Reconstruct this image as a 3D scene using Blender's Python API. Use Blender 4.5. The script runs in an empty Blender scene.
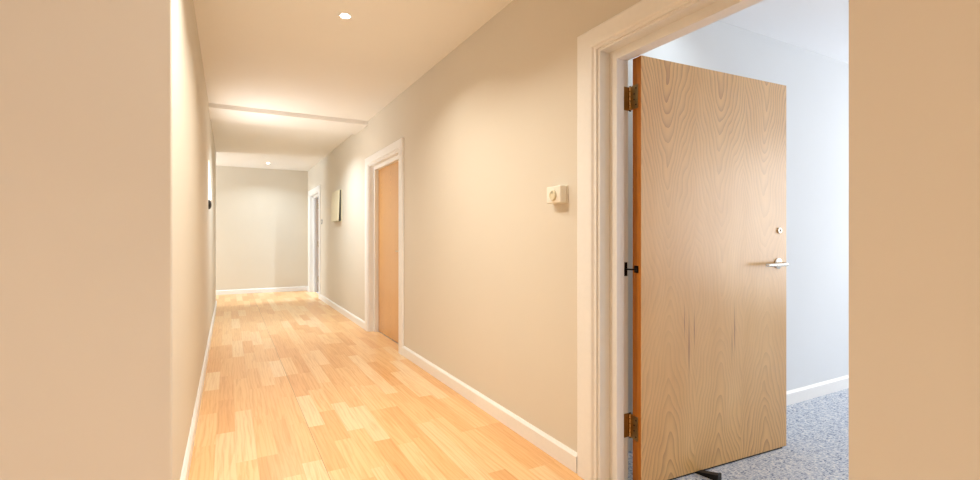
import bpy, bmesh, math
from mathutils import Vector, Matrix
S = bpy.context.scene
COL = S.collection
PI = math.pi

# ------------------------------------------------------------------ materials
def srgb(r, g, b):
    f = lambda c: (c/255)/12.92 if c/255 <= .04045 else (((c/255)+.055)/1.055)**2.4
    return (f(r), f(g), f(b), 1)

class NT:
    def __init__(s, name):
        s.m = bpy.data.materials.new(name); s.m.use_nodes = True
        s.t = s.m.node_tree; s.b = s.t.nodes['Principled BSDF']
    def n(s, typ, **kw):
        o = s.t.nodes.new(typ)
        for k, v in kw.items():
            if k.startswith('i_'):
                k = k[2:]; k = int(k) if k.isdigit() else k
                if isinstance(v, bpy.types.NodeSocket): s.t.links.new(v, o.inputs[k])
                else: o.inputs[k].default_value = v
            else: setattr(o, k, v)
        return o
    def math(s, op, a, b=None, c=None):
        o = s.t.nodes.new('ShaderNodeMath'); o.operation = op
        for i, v in enumerate((a, b, c)):
            if v is None: continue
            if isinstance(v, bpy.types.NodeSocket): s.t.links.new(v, o.inputs[i])
            else: o.inputs[i].default_value = v
        return o.outputs[0]
    def mix(s, f, a, b, blend='MIX'):
        o = s.t.nodes.new('ShaderNodeMix'); o.data_type = 'RGBA'; o.blend_type = blend
        for k, v in ((0, f), (6, a), (7, b)):
            if isinstance(v, bpy.types.NodeSocket): s.t.links.new(v, o.inputs[k])
            else: o.inputs[k].default_value = v
        return o.outputs[2]
    def ramp(s, f, stops):
        o = s.t.nodes.new('ShaderNodeValToRGB'); s.t.links.new(f, o.inputs[0])
        e = o.color_ramp.elements
        while len(e) < len(stops): e.new(.5)
        for el, (p, c) in zip(e, stops): el.position = p; el.color = c
        return o.outputs[0]
    def set(s, k, v):
        if isinstance(v, bpy.types.NodeSocket): s.t.links.new(v, s.b.inputs[k])
        else: s.b.inputs[k].default_value = v
    def bump(s, h, st, d):
        o = s.n('ShaderNodeBump', i_Strength=st, i_Distance=d, i_Height=h)
        s.t.links.new(o.outputs[0], s.b.inputs['Normal'])
    def coord(s):
        return s.n('ShaderNodeTexCoord').outputs['Object']
    def noise(s, vec, scale, detail=2, rough=.5, dist=0):
        return s.n('ShaderNodeTexNoise', i_Vector=vec, i_Scale=scale, i_Detail=detail, i_Roughness=rough, i_Distortion=dist).outputs[0]
    def mapv(s, vec, scale, loc=(0, 0, 0)):
        return s.n('ShaderNodeMapping', i_Vector=vec, i_Scale=scale, i_Location=loc).outputs[0]
    def xyz(s, vec):
        o = s.n('ShaderNodeSeparateXYZ', i_Vector=vec); return o.outputs

def paint(name, c, rough=.6, var=.03, bs=.05, scale=320, spec=.3):
    t = NT(name); v = t.coord()
    n1 = t.noise(v, 1.7, 3)
    c2 = tuple(min(1, x*(1-var*2)) for x in c[:3])+(1,)
    t.set('Base Color', t.mix(n1, c2, c))
    t.set('Roughness', rough); t.set('Specular IOR Level', spec)
    t.bump(t.noise(v, scale, 3), bs, .002)
    return t.m

def metal(name, c, rough=.25, var=.1):
    t = NT(name); v = t.coord()
    t.set('Base Color', t.mix(t.noise(v, 60, 3), tuple(x*(1-var) for x in c[:3])+(1,), c))
    t.set('Metallic', 1.0); t.set('Roughness', rough)
    return t.m

def flat(name, c, rough=.5, spec=.4):
    t = NT(name); v = t.coord()
    t.set('Base Color', t.mix(t.noise(v, 40, 2), tuple(x*.95 for x in c[:3])+(1,), c))
    t.set('Roughness', rough); t.set('Specular IOR Level', spec)
    return t.m

def emit(name, c, st):
    t = NT(name); t.set('Base Color', c); t.set('Emission Color', c); t.set('Emission Strength', st)
    return t.m

SEAM = .425                       # one open joint between two boards
FLOOR_OFF = .0975*3*40-SEAM
def wood_floor():
    t = NT('oak_strip_floor'); x, y, z = t.xyz(t.coord())[:3]
    W = .0975
    sx = t.math('DIVIDE', t.math('ADD', x, FLOOR_OFF), W)
    row = t.math('FLOOR', sx)
    rnd = t.n('ShaderNodeTexWhiteNoise', noise_dimensions='1D', i_W=row).outputs[0]
    L = t.math('ADD', .50, t.math('MULTIPLY', rnd, .35))
    sy = t.math('DIVIDE', t.math('ADD', t.math('ADD', y, 20), t.math('MULTIPLY', rnd, 3.7)), L)
    st = t.math('FLOOR', sy)
    cell = t.n('ShaderNodeCombineXYZ', i_X=row, i_Y=st).outputs[0]
    r2 = t.n('ShaderNodeTexWhiteNoise', noise_dimensions='2D', i_Vector=cell)
    base = t.ramp(r2.outputs[0], [(0, srgb(231, 177, 120)), (.3, srgb(238, 189, 132)), (.65, srgb(242, 199, 145)), (1, srgb(246, 213, 170))])
    # grain, stretched along the boards and shifted per stave
    gv = t.n('ShaderNodeCombineXYZ', i_X=t.math('MULTIPLY', x, 42), i_Y=t.math('MULTIPLY', y, 2.2), i_Z=t.math('MULTIPLY', r2.outputs[0], 50)).outputs[0]
    g = t.noise(gv, 1.0, 5, .6, .8)
    gr = t.ramp(g, [(.38, (.84, .72, .56, 1)), (.52, (1, 1, 1, 1)), (1, (1, 1, 1, 1))])
    c = t.mix(.55, base, gr, 'MULTIPLY')
    gv2 = t.n('ShaderNodeCombineXYZ', i_X=t.math('MULTIPLY', x, 9), i_Y=t.math('MULTIPLY', y, .9), i_Z=t.math('MULTIPLY', r2.outputs[0], 90)).outputs[0]
    rings = t.n('ShaderNodeTexWave', wave_type='BANDS', bands_direction='X', i_Vector=gv2, i_Scale=1.6, i_Distortion=9.0, i_Detail=2.0, i_0=gv2).outputs[1]
    c = t.mix(.34, c, t.ramp(rings, [(0, (.8, .66, .5, 1)), (.3, (1, 1, 1, 1)), (1, (1, 1, 1, 1))]), 'MULTIPLY')
    # seams: faint between staves, darker between boards of three strips
    fx = t.math('FRACT', sx); fy = t.math('FRACT', sy)
    ex = t.math('MINIMUM', fx, t.math('SUBTRACT', 1, fx)); ex = t.math('MULTIPLY', ex, W)
    ey = t.math('MULTIPLY', t.math('MINIMUM', fy, t.math('SUBTRACT', 1, fy)), L)
    seam = t.math('LESS_THAN', t.math('MINIMUM', ex, ey), .0006)
    bx = t.math('FRACT', t.math('DIVIDE', sx, 3)); bx = t.math('MULTIPLY', t.math('MINIMUM', bx, t.math('SUBTRACT', 1, bx)), W*3)
    board = t.math('LESS_THAN', bx, .0012)
    c = t.mix(t.math('MULTIPLY', seam, .14), c, srgb(176, 110, 60))
    c = t.mix(t.math('MULTIPLY', board, .12), c, srgb(140, 88, 50))
    gap = t.math('LESS_THAN', t.math('ABSOLUTE', t.math('SUBTRACT', x, SEAM)), .0016)
    c = t.mix(t.math('MULTIPLY', gap, .5), c, srgb(96, 62, 38))
    t.set('Base Color', c)
    t.set('Roughness', t.math('ADD', .27, t.math('MULTIPLY', g, .12)))
    t.set('Specular IOR Level', .45)
    t.bump(t.math('SUBTRACT', g, t.math('MULTIPLY', board, 1.5)), .06, .001)
    return t.m

def veneer(name, c_lo, c_hi, c_line, cols=3.0, width=1.032, rough=.33, spears=()):
    """crown-cut veneer: mirrored leaves with cathedral figure; x across, z up"""
    t = NT(name); v = t.coord(); x, y, z = t.xyz(v)[:3]
    wob = t.math('MULTIPLY', t.math('SUBTRACT', t.noise(t.mapv(v, (1.6, 1, 1.1)), 1.6, 2), .5), .10)
    u = t.math('DIVIDE', t.math('ADD', x, wob), width/cols)
    fr = t.math('FRACT', u); col = t.math('FLOOR', u)
    rnd = t.n('ShaderNodeTexWhiteNoise', noise_dimensions='1D', i_W=col).outputs[0]
    d = t.math('ABSOLUTE', t.math('SUBTRACT', fr, .5))                # 0 at the heart of a leaf, .5 at the joint
    # figure: nested V arches opening upwards about each heart, straight grain at the joints
    dx = t.math('MULTIPLY', t.math('POWER', t.math('ADD', t.math('MULTIPLY', d, d), .0035), .5), width/cols)
    k = t.math('SUBTRACT', t.math('MULTIPLY', dx, 46.0), t.math('MULTIPLY', t.math('ABSOLUTE', t.math('SUBTRACT', z, t.math('ADD', .78, t.math('MULTIPLY', rnd, .3)))), 11.0))
    k = t.math('ADD', k, t.math('MULTIPLY', t.noise(t.mapv(v, (2.6, 1, 1.2)), 2.1, 2), 5.5))
    k = t.math('ADD', k, t.math('MULTIPLY', t.noise(t.mapv(v, (14, 1, 5)), 1.7, 2), .5))
    ln = t.math('POWER', t.math('FRACT', k), 2.2)
    top = t.math('MULTIPLY', t.math('SUBTRACT', t.math('ABSOLUTE', t.math('SUBTRACT', z, .95)), .30), 1.6)
    amt = t.math('ADD', .20, t.math('MULTIPLY', t.n('ShaderNodeClamp', i_Value=top).outputs[0], .62))
    amt = t.math('MULTIPLY', amt, t.math('ADD', .25, t.math('MULTIPLY', t.noise(t.mapv(v, (3, 1, 1.4), (3, 0, 1)), 1.6, 2), 1.0)))
    c = t.mix(t.noise(t.mapv(v, (2.6, 1, .8)), 2.1, 3), c_lo, c_hi)
    c = t.mix(t.math('MULTIPLY', ln, amt), c, c_line)
    # narrow dark spears of heartwood
    for x0, z0, hw, hh in spears:
        qz = t.math('DIVIDE', t.math('ABSOLUTE', t.math('SUBTRACT', z, z0)), hh)
        qx = t.math('DIVIDE', t.math('ABSOLUTE', t.math('SUBTRACT', x, x0)), hw)
        m = t.n('ShaderNodeClamp', i_Value=t.math('SUBTRACT', 1.0, t.math('ADD', qx, qz))).outputs[0]
        c = t.mix(t.math('MINIMUM', .7, t.math('MULTIPLY', m, 1.3)), c, srgb(142, 84, 44))
    fib = t.noise(t.mapv(v, (110, 10, 3.2)), 1.6, 4, .65)
    c = t.mix(.30, c, t.ramp(fib, [(.3, (.78, .70, .60, 1)), (.6, (1, 1, 1, 1))]), 'MULTIPLY')
    t.set('Base Color', c); t.set('Roughness', rough); t.set('Specular IOR Level', .5)
    t.set('Coat Weight', .8); t.set('Coat Roughness', .3)
    t.bump(fib, .05, .001)
    return t.m

def edge_wood():
    t = NT('door_edge_lipping'); v = t.coord()
    f = t.noise(t.mapv(v, (60, 60, 4)), 1.5, 4)
    t.set('Base Color', t.mix(f, srgb(150, 82, 8), srgb(206, 132, 30)))
    t.set('Roughness', .4)
    return t.m

def carpet():
    t = NT('blue_grey_loop_carpet'); v = t.coord()
    a = t.n('ShaderNodeTexVoronoi', i_Vector=t.mapv(v, (1, 2.6, 1)), i_Scale=80).outputs['Color']
    b = t.n('ShaderNodeTexVoronoi', i_Vector=t.mapv(v, (2.6, 1, 1)), i_Scale=74).outputs['Color']
    ab = t.math('ADD', t.math('MULTIPLY', t.xyz(a)[0], .5), t.math('MULTIPLY', t.xyz(b)[1], .5))
    n = t.noise(v, 9, 3)
    ab = t.math('ADD', t.math('MULTIPLY', ab, .85), t.math('MULTIPLY', n, .15))
    c = t.ramp(ab, [(.10, srgb(88, 104, 138)), (.36, srgb(180, 190, 208)), (.6, srgb(216, 220, 226)), (.85, srgb(240, 238, 236))])
    t.set('Base Color', c); t.set('Roughness', .95); t.set('Specular IOR Level', .1)
    t.bump(ab, .5, .004)
    return t.m

def glass():
    t = NT('window_glass')
    tr = t.n('ShaderNodeBsdfTransparent'); gl = t.n('ShaderNodeBsdfGlossy', i_Roughness=.02)
    mx = t.n('ShaderNodeMixShader', i_0=.07)
    t.t.links.new(tr.outputs[0], mx.inputs[1]); t.t.links.new(gl.outputs[0], mx.inputs[2])
    t.t.links.new(mx.outputs[0], t.t.nodes['Material Output'].inputs[0])
    return t.m

M = dict(
    wall=paint('beige_wall_paint', srgb(224, 215, 200), .75, .02),
    wall_bed=paint('white_bedroom_paint', srgb(226, 228, 230), .75, .02),
    ceil=paint('ceiling_paint', srgb(248, 245, 240), .8, .015),
    white=flat('white_satin_gloss', srgb(245, 243, 240), .34, .5),
    ceil_bed=paint('white_ceiling_paint', srgb(246, 247, 249), .8, .01),
    floor=wood_floor(), carpet=carpet(), glass=glass(),
    door=veneer('oak_veneer', srgb(208, 154, 84), srgb(236, 194, 130), srgb(148, 94, 48),
                spears=((.30, .62, .007, .26), (.335, .70, .005, .15), (.62, .68, .006, .2), (.60, .60, .004, .14), (.27, .74, .004, .12))),
    door2=veneer('golden_oak_veneer', srgb(212, 154, 80), srgb(228, 174, 102), srgb(168, 106, 56)),
    edge=edge_wood(),
    brass=metal('aged_brass', srgb(186, 158, 106), .3, .35),
    brass_pin=metal('bright_brass_knuckle', srgb(215, 180, 130), .22),
    dark_metal=metal('dark_bronze', srgb(44, 34, 28), .4),
    steel=metal('satin_steel', srgb(222, 214, 200), .22, .04),
    rubber=flat('black_rubber', srgb(18, 18, 20), .6),
    plastic=flat('white_plastic', srgb(242, 236, 222), .35),
    cream=flat('cream_enamel', srgb(226, 216, 186), .4),
    grey=flat('grey_plastic', srgb(150, 152, 150), .5),
    black=flat('black_plastic', srgb(38, 38, 42), .35),
    slot=flat('dark_side_metal', srgb(84, 80, 70), .5),
    bulb=emit('lit_lamp', (1, .93, .82, 1), 22.0),
    shade=emit('lit_opal_glass', (1, .97, .92, 1), 1.1),
    frame=paint('window_frame_white', srgb(238, 238, 236), .4, .01, .05),
)

# ------------------------------------------------------------------ mesh helpers
def box(bm, x0, x1, y0, y1, z0, z1, bev=0, seg=2, mat=0):
    vs = [bm.verts.new((x, y, z)) for x in (x0, x1) for y in (y0, y1) for z in (z0, z1)]
    fs = [(0, 1, 3, 2), (4, 6, 7, 5), (0, 4, 5, 1), (2, 3, 7, 6), (0, 2, 6, 4), (1, 5, 7, 3)]
    faces = [bm.faces.new([vs[i] for i in f]) for f in fs]
    for f in faces: f.material_index = mat
    if bev:
        bmesh.ops.bevel(bm, geom=list({e for f in faces for e in f.edges}), offset=bev, segments=seg, affect='EDGES', profile=.5)
def prism(bm, pts, axis, a, b):
    """extrude a 2-D outline along an axis; the points are the other two coordinates in order"""
    def P(p, t):
        return {'z': (p[0], p[1], t), 'y': (p[0], t, p[1]), 'x': (t, p[0], p[1])}[axis]
    A = [bm.verts.new(P(p, a)) for p in pts]; B = [bm.verts.new(P(p, b)) for p in pts]
    n = len(pts)
    bm.faces.new(A); bm.faces.new(B[::-1])
    for i in range(n): bm.faces.new((A[i], A[(i+1) % n], B[(i+1) % n], B[i]))
def lathe(bm, prof, c, axis='z', seg=32):
    """revolve (radius, height) pairs about an axis through c"""
    rings = []
    for r, h in prof:
        ring = []
        for i in range(seg):
            a = 2*PI*i/seg; p = (r*math.cos(a), r*math.sin(a), h)
            if axis == 'y': p = (p[0], p[2], p[1])
            if axis == 'x': p = (p[2], p[0], p[1])
            ring.append(bm.verts.new((c[0]+p[0], c[1]+p[1], c[2]+p[2])))
        rings.append(ring)
    for a, b in zip(rings, rings[1:]):
        for i in range(seg): bm.faces.new((a[i], a[(i+1) % seg], b[(i+1) % seg], b[i]))
    bm.faces.new(rings[0]); bm.faces.new(rings[-1][::-1])
def tube(bm, pts, r, seg=16, flatten=1.0):
    pts = [Vector(p) for p in pts]; rings = []
    rs = r if isinstance(r, (list, tuple)) else [r]*len(pts)
    for i, p in enumerate(pts):
        d = (pts[min(i+1, len(pts)-1)]-pts[max(i-1, 0)]).normalized()
        up = Vector((0, 0, 1)) if abs(d.z) < .9 else Vector((1, 0, 0))
        s = d.cross(up).normalized(); u = s.cross(d)
        rings.append([bm.verts.new(p+s*rs[i]*math.cos(2*PI*k/seg)+u*rs[i]*flatten*math.sin(2*PI*k/seg)) for k in range(seg)])
    for a, b in zip(rings, rings[1:]):
        for i in range(seg): bm.faces.new((a[i], a[(i+1) % seg], b[(i+1) % seg], b[i]))
    bm.faces.new(rings[0]); bm.faces.new(rings[-1][::-1])
def obj(name, bm, mats, parent=None, smooth=False):
    bmesh.ops.recalc_face_normals(bm, faces=bm.faces)
    me = bpy.data.meshes.new(name); bm.to_mesh(me); bm.free()
    for m in (mats if isinstance(mats, (list, tuple)) else [mats]): me.materials.append(m)
    if smooth:
        for p in me.polygons: p.use_smooth = True
        try: me.set_sharp_from_angle(angle=math.radians(35))
        except Exception: pass
    o = bpy.data.objects.new(name, me); COL.objects.link(o)
    if parent: o.parent = parent
    return o
def empty(name, loc=(0, 0, 0), rz=0):
    o = bpy.data.objects.new(name, None); COL.objects.link(o); o.location = loc; o.rotation_euler = (0, 0, rz)
    o.empty_display_size = .1
    return o
def tag(o, label, cat, group=None, kind=None):
    o['label'] = label; o['category'] = cat
    if group: o['group'] = group
    if kind: o['kind'] = kind
    return o
def struct(o, label, cat): return tag(o, label, cat, kind='structure')
def N(): return bmesh.new()

# ------------------------------------------------------------------ dimensions (metres; camera at the origin, corridor along +Y)
XR, XRO = 1.5036, 1.6536          # corridor right wall: faces
XL = -.186                        # corridor left wall
ZC = 2.5754                       # ceiling
YF = 10.997                       # far wall
YC = 2.165                        # corner where the left wall turns away
YLE = 9.247                       # end of the left wall
NX, NY = .85, .39                 # near right wall corner
BY, BX, BZ = 1.922, 5.6, 2.485    # bedroom far wall, window wall, ceiling
YB, LB = -2.75, -6.0               # bedroom near wall, lobby back wall
SK = .092                         # skirting height
D = [(.57, 1.70), (4.66, 5.83), (9.48, 10.65)]   # lining faces of the three doorways
ZT = 2.008                        # lining head

# floors
bm = N(); box(bm, -3.2, 1.605, LB, 11.15, -.12, 0)
struct(obj('floor', bm, M['floor']), 'light oak strip wooden floor running down the corridor', 'floor')
bm = N(); box(bm, 1.605, BX+.15, YB, BY+.1, -.12, 0)
struct(obj('floor_bedroom', bm, M['carpet']), 'blue-grey loop carpet in the room behind the open door', 'carpet')
bm = N(); box(bm, 1.605, 4.0, BY+.1, 12.2, -.12, 0)
struct(obj('floor_side_rooms', bm, M['carpet']), 'carpeted floor of the rooms behind the far doors', 'carpet')
# ceilings
bm = N(); box(bm, -3.2, XRO, LB-.15, 11.15, ZC, ZC+.15)
struct(obj('ceiling', bm, M['ceil']), 'pale corridor ceiling with recessed lights', 'ceiling')
bm = N(); box(bm, XRO, BX+.15, YB-.15, BY+.1, BZ, ZC+.15)
struct(obj('ceiling_bedroom', bm, M['ceil_bed']), 'white ceiling of the room behind the open door', 'ceiling')
bm = N(); box(bm, XRO, 4.0, BY+.1, 12.2, ZC, ZC+.15)
struct(obj('ceiling_side_rooms', bm, M['wall_bed']), 'ceiling over the rooms behind the far doors', 'ceiling')
bm = N(); box(bm, XL, XR, 5.9, 6.53, 2.528, ZC)
struct(obj('ceiling_beam', bm, M['ceil']), 'shallow beige beam crossing the corridor ceiling', 'beam')

# right corridor wall with three doorways
bm = N(); y = YB
for a, b in D:
    box(bm, XR, XRO, y, a-.03, 0, ZC+.01); box(bm, XR, XRO, a-.03, b+.03, ZT+.03, ZC+.01); y = b+.03
box(bm, XR, XRO, y, YF+.15, 0, ZC+.01)
struct(obj('wall_right', bm, M['wall']), 'beige corridor wall on the right with the three doorways', 'wall')
# left wall turning away at a bullnosed corner
r = .008; arc = [(XL-r+r*math.cos(a), YC+r+r*math.sin(a)) for a in [-i*PI/2/8 for i in range(9)]]
bm = N(); prism(bm, [(XL, YLE)]+arc+[(-2.75, YC), (-2.75, YC+.15), (XL-.15, YC+.15), (XL-.15, YLE-.15), (-3.2, YLE-.15), (-3.2, YLE)], 'z', 0, ZC+.01)
struct(obj('wall_left', bm, M['wall']), 'beige wall left of the corridor, turning the corner towards the viewer', 'wall')
bm = N(); box(bm, -3.2, XR, YF, YF+.15, 0, ZC+.01)
struct(obj('wall_far', bm, M['wall']), 'beige end wall of the corridor', 'wall')
bm = N(); prism(bm, [(NX, LB), (NX, NY), (XR, NY), (XR, NY-.15), (NX+.15, NY-.15), (NX+.15, LB)], 'z', 0, ZC+.01)
struct(obj('wall_near_right', bm, M['wall']), 'beige wall at the right edge, nearest the viewer', 'wall')
bm = N(); box(bm, -2.75, -2.6, LB, YC, 0, ZC+.01)
struct(obj('wall_lobby_left', bm, M['wall']), 'beige lobby wall behind the viewer, left side', 'wall')

def wall_window(name, idx, axis, p, t, a0, a1, w0, w1, z0, z1, zt, wm, label, wlabel, inner):
    """a wall of thickness t at p along an axis with a window hole (w0..w1, z0..z1); its window is a structure of its own"""
    bm = N()
    def bb(m, u0, u1, v0, v1, d0=0, d1=t, **k):
        if axis == 'x': box(m, p+d0, p+d1, u0, u1, v0, v1, **k)
        else: box(m, u0, u1, p+d0, p+d1, v0, v1, **k)
    bb(bm, a0, w0, 0, zt); bb(bm, w1, a1, 0, zt); bb(bm, w0, w1, 0, z0); bb(bm, w0, w1, z1, zt)
    struct(obj(name, bm, wm), label, 'wall')
    root = empty('window_%d' % idx, (0, 0, 0)); struct(root, wlabel, 'window')
    f = N(); m = t/2; q = .05
    for u0, u1, v0, v1 in ((w0, w0+q, z0, z1), (w1-q, w1, z0, z1), (w0+q, w1-q, z0, z0+q), (w0+q, w1-q, z1-q, z1), ((w0+w1)/2-q/2, (w0+w1)/2+q/2, z0+q, z1-q)):
        bb(f, u0, u1, v0, v1, m-.03, m+.03, bev=.004)
    obj('window_frame', f, M['frame'], root)
    g = N(); bb(g, w0+q, w1-q, z0+q, z1-q, m-.004, m+.004); obj('window_pane', g, M['glass'], root)
    s = N(); d = (-.04, m-.03) if inner < 0 else (m+.03, t+.04)
    bb(s, w0-.04, w1+.04, z0-.025, z0, d[0], d[1]) if False else bb(s, w0, w1, z0, z0+.02, d[0], d[1], bev=.004)
    obj('window_sill', s, M['frame'], root)

wall_window('wall_lobby_back', 1, 'y', LB-.15, .15, -2.75, NX+.15, -2.4, .65, .25, 2.4, ZC+.01, M['wall'],  # the lobby window is an unseen addition that lets in fill light
            'beige lobby wall behind the viewer with an added wide window', 'added white-framed window for fill light, in the lobby behind the viewer', 1)
wall_window('wall_corridor_left_end', 2, 'x', -3.35, .15, YLE-.15, YF+.15, YLE+.2, YF-.2, .5, 2.3, ZC+.01, M['wall'],
            'end wall of the side passage at the far left', 'white-framed window at the end of the far side passage', 1)
# bedroom
bm = N(); box(bm, XRO, BX+.15, BY, BY+.1, 0, ZC+.01)
struct(obj('wall_bedroom_far', bm, M['wall_bed']), 'white wall behind the open wooden door', 'wall')
bm = N(); box(bm, XRO, BX+.15, YB-.15, YB, 0, ZC+.01)
struct(obj('wall_bedroom_near', bm, M['wall_bed']), 'white near wall of the carpeted room', 'wall')
wall_window('wall_bedroom_right', 3, 'x', BX, .15, YB, BY, -2.4, 1.75, .45, 2.3, ZC+.01, M['wall_bed'],
            'white window wall of the carpeted room', 'wide white-framed window of the carpeted room', -1)
bm = N(); box(bm, 4.0, 4.1, BY+.1, 12.3, 0, ZC+.01); box(bm, XRO, 4.0, 12.2, 12.3, 0, ZC+.01); box(bm, XRO, 4.0, 7.6, 7.7, 0, ZC)
struct(obj('wall_side_rooms', bm, M['wall_bed']), 'white walls of the rooms behind the far doors', 'wall')

# ------------------------------------------------------------------ skirtings
def sk_profile(s): return [(0, 0), (s*.018, 0), (s*.018, SK-.014), (s*.007, SK), (0, SK)]
def skirt_y(name, x, s, y0, y1, label):          # along Y on wall face x, projecting in direction s
    bm = N(); prism(bm, [(x+a, z) for a, z in sk_profile(s)], 'y', y0, y1)
    struct(obj(name, bm, M['white']), label, 'baseboard')
def skirt_x(name, y, s, x0, x1, label):
    bm = N(); prism(bm, [(y+a, z) for a, z in sk_profile(s)], 'x', x0, x1)
    struct(obj(name, bm, M['white']), label, 'baseboard')
AW = .15                                          # architrave + lining reveal
skirt_y('baseboard_right', XR, -1, D[0][1]+AW, D[1][0]-AW, 'white skirting between the open door and the closed wooden door')
skirt_y('baseboard_right_far', XR, -1, D[1][1]+AW, D[2][0]-AW, 'white skirting between the closed wooden door and the furthest doorway')
skirt_y('baseboard_right_end', XR, -1, D[2][1]+AW, YF-.018, 'short white skirting between the furthest doorway and the end wall')
skirt_y('baseboard_left', XL, 1, YC+r, YLE, 'white skirting along the left corridor wall')
skirt_x('baseboard_far', YF, -1, -3.2, XR, 'white skirting along the end wall')
skirt_x('baseboard_left_turn', YC, -1, -2.6, XL-r, 'white skirting on the wall turning left towards the viewer')
skirt_y('baseboard_near_right', NX, -1, LB, NY, 'white skirting on the nearest right wall')
skirt_x('baseboard_bedroom_far', BY, -1, XRO, BX, 'white skirting on the white wall behind the open door')

# ------------------------------------------------------------------ door frames: linings, stops and architraves
def door_frame(idx, a, b, label, plain=False):
    root = empty('trim_%d' % idx, (XR, (a+b)/2, 0)); struct(root, label, 'door frame')
    oy = -(a+b)/2; ox = -XR
    st, rb = .049, .025       # stop stands .049 proud of the lining, rebate .025
    def U(bm, x0, x1, i, o, zi, zo, bev=0):
        """an upside-down U: posts from inner face offset i to outer o (away from the opening) and a head"""
        box(bm, ox+x0, ox+x1, oy+b+i, oy+b+o, 0, zo, bev=bev)
        box(bm, ox+x0, ox+x1, oy+a-o, oy+a-i, 0, zo, bev=bev)
        box(bm, ox+x0, ox+x1, oy+a-i, oy+b+i, zi, zo, bev=bev)
    li = N(); U(li, XR, 1.604, 0, .03, ZT, ZT+.03)
    U(li, 1.604, XRO, -rb, .03, ZT-rb, ZT+.03)
    obj('lining', li, M['white'], root)
    s_ = N(); U(s_, 1.56, 1.604, -st, 0, ZT-st+.008, ZT); obj('door_stop_strip', s_, M['white'], root)
    # architrave: flat face, sloping inner step and a small quirk, mitred at the corners
    prof = [(.000, .015), (-.010, .015), (-.012, .030), (-.020, .036), (-.022, .044), (-.022, .132), (-.017, .143), (-.0, .145)]
    for side, nm in ((0, 'architrave'), (1, 'room_architrave')):
        ar = N(); rows = []
        for dx, w in prof:
            X = (XR+dx if side == 0 else XRO-dx)+ox
            ww = w if side == 0 else w+.0
            rows.append([ar.verts.new(p) for p in ((X, oy+b+ww, 0), (X, oy+b+ww, ZT+ww-.012*(w/.145)*2.6), (X, oy+a-ww, ZT+ww-.012*(w/.145)*2.6), (X, oy+a-ww, 0))])
        rows.append(rows[0])
        for p, q in zip(rows, rows[1:]):
            for i in range(3): ar.faces.new((p[i], p[i+1], q[i+1], q[i]))
        ar.faces.new([rw[0] for rw in rows[:-1]]); ar.faces.new([rw[3] for rw in rows[:-1]])
        if side == 0 or not plain: obj(nm, ar, M['white'], root)
    return root
door_frame(1, *D[0], 'white moulded frame around the nearest doorway with the open wooden door')
door_frame(2, *D[1], 'white moulded frame around the closed wooden door halfway down')
door_frame(3, *D[2], 'white moulded frame around the furthest doorway by the end wall')

# ------------------------------------------------------------------ doors
LW, LT, LZ0, LZ1 = 1.032, .056, .009, 1.9795
def leaf(root, mat, mirror=1):
    bm = N(); box(bm, 0, LW, 0, LT, LZ0, LZ1)
    bmesh.ops.bevel(bm, geom=bm.edges[:], offset=.0012, segments=1, affect='EDGES')
    bm.faces.ensure_lookup_table()
    bmesh.ops.recalc_face_normals(bm, faces=bm.faces)
    for f in bm.faces:
        f.material_index = 1 if abs(f.normal.y) < .5 else 0
    return obj('door_leaf', bm, [mat, M['edge']], root)
def hinge(root, z, local_jamb, h=.11):
    """butt hinge at the back corner of the hinge edge: plate on the leaf edge, knuckle, plate on the jamb"""
    hx, hy = local_jamb
    bm = N(); box(bm, -.0025, 0, .018, LT-.001, z-h/2, z+h/2, mat=0)
    o = obj('hinge', bm, M['brass'], root)
    s = N()
    for dz in (-.038, -.013, .013, .038):
        lathe(s, [(.0001, 0), (.0035, 0), (.0035, .0012), (.0001, .0014)], (0, 0, 0), 'x', 10) if False else None
        lathe(s, [(.0035, -.004), (.0035, -.0026)], (0, .03 if abs(dz) > .02 else .042, z+dz), 'x', 10)
    obj('screw', s, M['dark_metal'], o)
    k = N(); n = 5; g = h/n
    for i in range(n):
        lathe(k, [(.0045, z-h/2+i*g+.0015), (.0078, z-h/2+i*g+.002), (.0078, z-h/2+(i+1)*g-.002), (.0045, z-h/2+(i+1)*g-.0015)], (hx, hy, 0), 'z', 14)
    obj('knuckle', k, M['brass_pin'], o, True)
    p = N(); lathe(p, [(.0045, z-h/2-.004), (.0046, z+h/2+.004)], (hx, hy, 0), 'z', 12); obj('pin', p, M['dark_metal'], o, True)
    w = N(); box(w, -.002, hx, LT-.006, hy, z-h/2, z+h/2) if False else box(w, hx-.004, hx+.004, LT-.004, hy, z-h/2, z+h/2)
    obj('hinge_web', w, M['brass'], o)
    return o
def lever_set(root, x, z, front=-1, mat='steel', y0=0.0, toward=-1):
    """round rose, neck and return lever on the face at local y0, projecting along front"""
    r_ = N(); lathe(r_, [(.029, y0), (.029, y0+front*.006), (.022, y0+front*.0085), (.010, y0+front*.009)], (x, 0, z), 'y', 32)
    o = obj('door_handle', r_, M[mat], root, True)
    l = N(); F = front
    P = [(x, y0+F*.008, z), (x, y0+F*.040, z), (x+toward*.003, y0+F*.050, z-.001), (x+toward*.012, y0+F*.056, z-.002), (x+toward*.06, y0+F*.057, z-.003), (x+toward*.125, y0+F*.056, z-.003), (x+toward*.155, y0+F*.053, z-.003), (x+toward*.162, y0+F*.045, z-.003)]
    tube(l, P, [.009, .009, .0098, .0098, .0095, .009, .009, .008]); obj('lever', l, M[mat], o, True)
    return o

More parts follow.
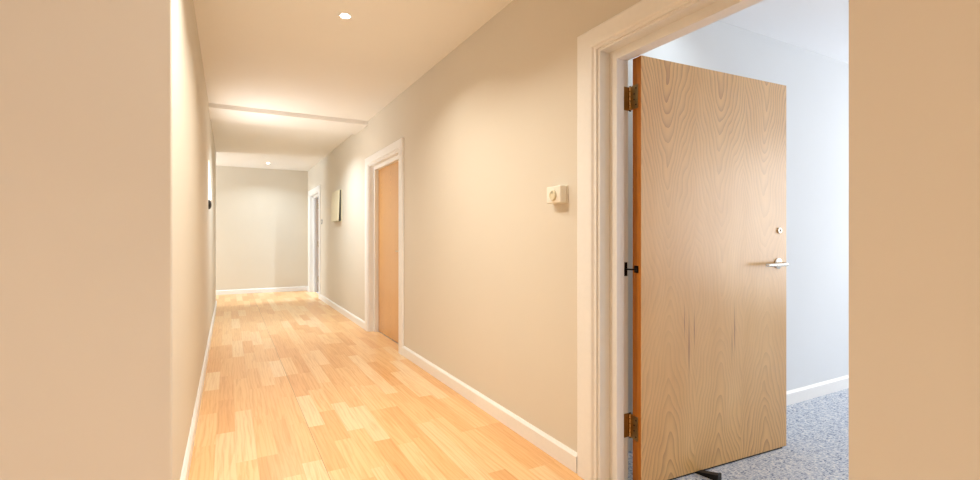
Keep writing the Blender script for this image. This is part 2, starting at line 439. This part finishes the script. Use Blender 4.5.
# door 1: wide open into the bedroom
R1 = math.radians(-3.39)
d1 = empty('door_1', (1.6505, 1.5908, 0), R1)
struct(d1, 'large oak veneer door standing wide open into the carpeted room', 'door')
leaf(d1, M['door'])
def to_local(X, Y):
    v = Matrix.Rotation(-R1, 2) @ Vector((X-1.6505, Y-1.5908)); return v.x, v.y
kn = to_local(1.6590, 1.6670)
for z in (1.800, .266):
    h = hinge(d1, z, kn)
    # the fixed plate sits on the frame rebate
    bm = N(); a = [to_local(*p) for p in ((1.618, 1.675), (1.662, 1.675), (1.662, 1.6725), (1.618, 1.6725))]
    prism(bm, a, 'z', z-.055, z+.055); o = obj('jamb_plate', bm, M['brass'], h)
# chain closer half-way up the hinge edge
bm = N(); box(bm, -.002, 0, .016, .044, .985, 1.018, bev=.0008, seg=1)
cl = obj('door_closer', bm, M['dark_metal'], d1)
bm = N(); lathe(bm, [(.010, -.006), (.010, -.001), (.006, 0)], (0, .030, 1.0), 'x', 20); obj('closer_socket', bm, M['rubber'], cl, True)
bm = N(); e = to_local(1.640, 1.672); tube(bm, [(-.004, .030, 1.0), (-.014, .045, 1.0), (e[0], e[1], 1.0)], .0035, 10); obj('closer_chain', bm, M['dark_metal'], cl, True)
bm = N(); prism(bm, [to_local(*p) for p in ((1.630, 1.675), (1.645, 1.675), (1.645, 1.671), (1.630, 1.671))], 'z', .968, 1.032); obj('closer_anchor_plate', bm, M['dark_metal'], cl)
lever_set(d1, .958, 1.008)
bm = N(); lathe(bm, [(.0165, 0), (.0165, -.005), (.014, -.008), (.0085, -.0085), (.0085, -.0065)], (.968, 0, 1.186), 'y', 28)
lk = obj('lock_cylinder', bm, M['steel'], d1, True); lk['label'] = 'round steel lock above the handle'
bm = N(); box(bm, .9665, .9695, -.0088, -.006, 1.180, 1.192); obj('keyhole', bm, M['black'], lk)
bm = N(); box(bm, .01, LW-.03, .004, .030, .001, LZ0); sl = obj('bottom_strip', bm, M['rubber'], d1); sl['label'] = 'black strip along the door bottom'  # black strip filling the gap under the leaf
bm = N(); box(bm, LW-.001, LW+.001, .014, .040, .92, 1.08); obj('latch_plate', bm, M['steel'], d1)
lever_set(d1, .958, 1.008, front=1, y0=LT)

# door 2: closed, seen from the corridor. local x along the leaf, y depth
d2 = empty('door_2', (1.605, D[1][1]-.027, 0), -PI/2)
struct(d2, 'golden oak door, closed, halfway down the right wall', 'door')
d2w = D[1][1]-D[1][0]-.056
bm = N(); box(bm, .003, d2w-.001, 0, .046, .008, 1.978)
bmesh.ops.recalc_face_normals(bm, faces=bm.faces)
for f in bm.faces: f.material_index = 1 if abs(f.normal.y) < .5 else 0
obj('door_leaf', bm, [M['door2'], M['edge']], d2)
lever_set(d2, d2w-.075, 1.005, y0=0, toward=-1)
bm = N(); box(bm, .003, d2w-.001, .01, .036, .0, .008); obj('bottom_strip', bm, M['rubber'], d2)  # same black strip below the closed leaf

# door 3: open into its room, only its hinges show
d3 = empty('door_3', (1.661, D[2][1]-.10, 0), math.radians(-1))
struct(d3, 'white-edged furthest door, open into its room beside the end wall', 'door')
leaf(d3, M['door2'])
for z in (1.80, 1.0, .27):
    h = hinge(d3, z, (-.002, .066))
lever_set(d3, .958, 1.008)

# ------------------------------------------------------------------ things on the walls
# thermostat / dimmer on the right wall
t = empty('wall_thermostat', (XR, 1.997, 1.367)); tag(t, 'small white thermostat with a round dial on the beige wall beside the open door', 'thermostat')
bm = N(); box(bm, -.008, 0, -.062, .062, -.045, .045, bev=.002); obj('backplate', bm, M['plastic'], t)
bm = N(); box(bm, -.048, -.008, -.060, .060, -.043, .043, bev=.005, seg=3); obj('case', bm, M['plastic'], t, True)
bm = N(); lathe(bm, [(.027, -.048), (.026, -.055), (.023, -.058), (.020, -.058), (.019, -.055), (.0001, -.055)], (0, -.002, -.004), 'x', 36); dl = obj('dial', bm, M['cream'], t, True)
bm = N(); box(bm, -.0585, -.0568, -.0035, -.0005, .004, .017); obj('pointer', bm, M['grey'], dl)

# shallow box on the wall further down
t = empty('wall_box', (XR, 7.71, 1.63)); tag(t, 'cream wall-mounted box with a dark side gap, beyond the closed golden oak door', 'wall box')
bm = N(); box(bm, -.030, 0, -.285, .285, -.232, .232, bev=.003); obj('case', bm, M['slot'], t)
bm = N(); box(bm, -.014, 0, -.29, .29, -.236, .236, bev=.006, seg=3)
lid = obj('lid', bm, M['cream'], t, True); lid.location = (-.030, 0, 0); lid.rotation_euler = (0, math.radians(1.8), 0); lid.location.x = -.038
bm = N(); box(bm, -.012, 0, -.30, .30, -.245, .245, bev=.003); obj('mounting_flange', bm, M['cream'], t)
# light switch near the furthest doorway
t = empty('light_switch', (XR, 9.19, 1.43)); tag(t, 'small pale light switch beside the furthest doorway', 'light switch')
bm = N(); box(bm, -.009, 0, -.043, .043, -.043, .043, bev=.003); obj('plate', bm, M['grey'], t)
bm = N(); box(bm, -.013, -.009, -.012, .012, -.018, .018, bev=.0015); obj('rocker', bm, M['plastic'], t)
# switch in the bedroom, seen through the hinge gap
t = empty('light_switch', (1.80, BY, 1.34)); tag(t, 'grey metal light switch glimpsed in the gap behind the open door hinges', 'light switch')
bm = N(); box(bm, -.043, .043, -.009, 0, -.065, .065, bev=.003); obj('plate', bm, M['grey'], t)
bm = N(); box(bm, -.012, .012, -.013, -.009, -.018, .018, bev=.0015); obj('rocker', bm, M['plastic'], t)
# slim wall light on the left wall
t = empty('wall_light', (XL, 5.90, 1.46)); tag(t, 'slim white tapering wall light with a dark round foot on the left wall', 'wall light')
bm = N()
rows = []
for z, w, dp in ((.085, .055, .036), (.10, .07, .043), (.20, .070, .036), (.32, .055, .024), (.42, .036, .013), (.49, .016, .006), (.51, .004, .003)):
    rows.append([bm.verts.new((.002+dp*.6*math.sin(PI*i/12), -w*math.cos(PI*i/12), z)) for i in range(13)])
for a, b in zip(rows, rows[1:]):
    for i in range(12): bm.faces.new((a[i], a[i+1], b[i+1], b[i]))
    bm.faces.new((a[12], a[0], b[0], b[12]))
bm.faces.new(rows[0]); bm.faces.new(rows[-1])
obj('lamp_shade', bm, M['shade'], t, True)
bm = N(); lathe(bm, [(.050, 0), (.050, .010), (.043, .018), (.028, .026), (.001, .029)], (0, 0, .035), 'x', 28); obj('fitting', bm, M['black'], t, True)

# rubber wedge under the open door
t = empty('door_wedge', (2.020, 1.545, 0), math.radians(100)); tag(t, 'black rubber wedge on the carpet under the open oak door', 'door wedge')
bm = N(); prism(bm, [(-.075, 0), (.05, 0), (.05, .006), (-.075, .030)], 'y', -.017, .017)
t2 = obj('wedge_body', bm, M['rubber'], t)
bm = N(); box(bm, -.078, -.070, -.019, .019, 0, .032, bev=.002); obj('wedge_heel', bm, M['rubber'], t)

# ------------------------------------------------------------------ recessed downlights, some of them added for fill
def downlight():
    t = empty('ceiling_downlight', (0, 0, 0))
    bm = N(); lathe(bm, [(.030, .0), (.031, -.004), (.041, -.005), (.044, -.002), (.044, .0)], (0, 0, 0), 'z', 40); obj('trim_ring', bm, M['white'], t, True)
    bm = N(); lathe(bm, [(.0285, -.0055), (.026, -.0075), (.001, -.0085)], (0, 0, 0), 'z', 32); obj('lamp', bm, M['bulb'], t, True)
    return t
def copy_tree(o, parent=None):
    c = o.copy(); COL.objects.link(c); c.parent = parent
    for ch in [q for q in bpy.data.objects if q.parent == o]: copy_tree(ch, c)
    return c
spots = [(.658, 3.156, 'round recessed ceiling light nearest the viewer, before the beam'), (.667, 10.14, 'round recessed ceiling light near the end wall, beyond the beam'),
         (.662, 6.65, 'round recessed ceiling light just behind the ceiling beam'),
         (.30, 2.15, 'added recessed fill light near the open oak door, above the view'),  # added out of view to fill the near corridor
         (-1.3, -.6, 'added recessed fill light in the lobby beside the viewer'),  # unseen lobby fill, added beside the camera
         (-.4, -3.2, 'added recessed fill light in the lobby behind the viewer'),  # unseen lobby fill, added further back
         (2.8, 9.9, 'added recessed fill light in the room behind the furthest doorway'),  # added to brighten the furthest door lining
         (2.15, 1.62, 'added recessed fill light out of view above the open oak door')]  # hidden light added to brighten the gap at the hinges
first = downlight()
for i, (x, y, lb) in enumerate(spots):
    o = first if i == 0 else copy_tree(first)
    o.location = (x, y, BZ if i == len(spots)-1 else ZC); tag(o, lb, 'ceiling light', 'recessed ceiling lights')

# ------------------------------------------------------------------ lights
def area(name, loc, rot, sx, sy, power, col, shape='RECTANGLE', spread=180):
    l = bpy.data.lights.new(name, 'AREA'); l.shape = shape; l.size = sx
    if shape in ('RECTANGLE', 'ELLIPSE'): l.size_y = sy
    l.energy = power; l.color = col; l.spread = math.radians(spread)
    o = bpy.data.objects.new(name, l); COL.objects.link(o); o.location = loc; o.rotation_euler = rot
    return o
WARM = (1.0, .98, .88); DAY = (.80, .90, 1.0); NEUT = (.78, .92, 1.0); WARM2 = (1.0, .96, .86)
for i, (p, c) in enumerate(((11, WARM2), (10, NEUT), (19, NEUT), (15, WARM), (14, WARM), (22, WARM), (45, NEUT), (1.3, NEUT))):
    x, y, _ = spots[i]
    area('downlight_lamp', (x, y, (BZ if i == len(spots)-1 else ZC)-.012), (0, 0, 0), .05, .05, p, c, 'DISK', 138)  # feeds the visible downlights and the added fill ones alike
area('wall_light_lamp', (XL+.075, 5.90, 1.74), (0, -math.radians(98), 0), .05, .35, 11, (1.0, .98, .95))
area('lobby_fill_light', (-.87, LB-.16, 1.33), (-PI/2, 0, PI), 3.0, 2.1, 84, (.97, .98, 1.0))  # soft fill placed outside the added lobby window
area('passage_window_light', (-3.38, (YLE+YF)/2, 1.4), (0, -PI/2, 0), 1.7, 1.3, 95, (.80, .91, 1.0))
area('bedroom_window_light', (BX+.16, -.32, 1.4), (0, PI/2, 0), 1.8, 4.1, 73, (1.0, .99, .98))

w = bpy.data.worlds.new('World'); S.world = w; w.use_nodes = True
bg = w.node_tree.nodes['Background']; bg.inputs[0].default_value = (.75, .87, 1, 1); bg.inputs[1].default_value = 1.2

# ------------------------------------------------------------------ camera
cd = bpy.data.cameras.new('Camera'); cam = bpy.data.objects.new('Camera', cd); COL.objects.link(cam)
cam.location = (0, 0, 1.15); cam.rotation_euler = (PI/2, 0, -.4989)
cd.sensor_width = 36; cd.lens = 36*480/980; cd.shift_y = -2.85/980; cd.clip_start = .01
S.camera = cam
S.view_settings.view_transform = 'Standard'; S.view_settings.look = 'None'
S.view_settings.gamma = 1; S.view_settings.use_curve_mapping = False
S.view_settings.exposure = 0.28
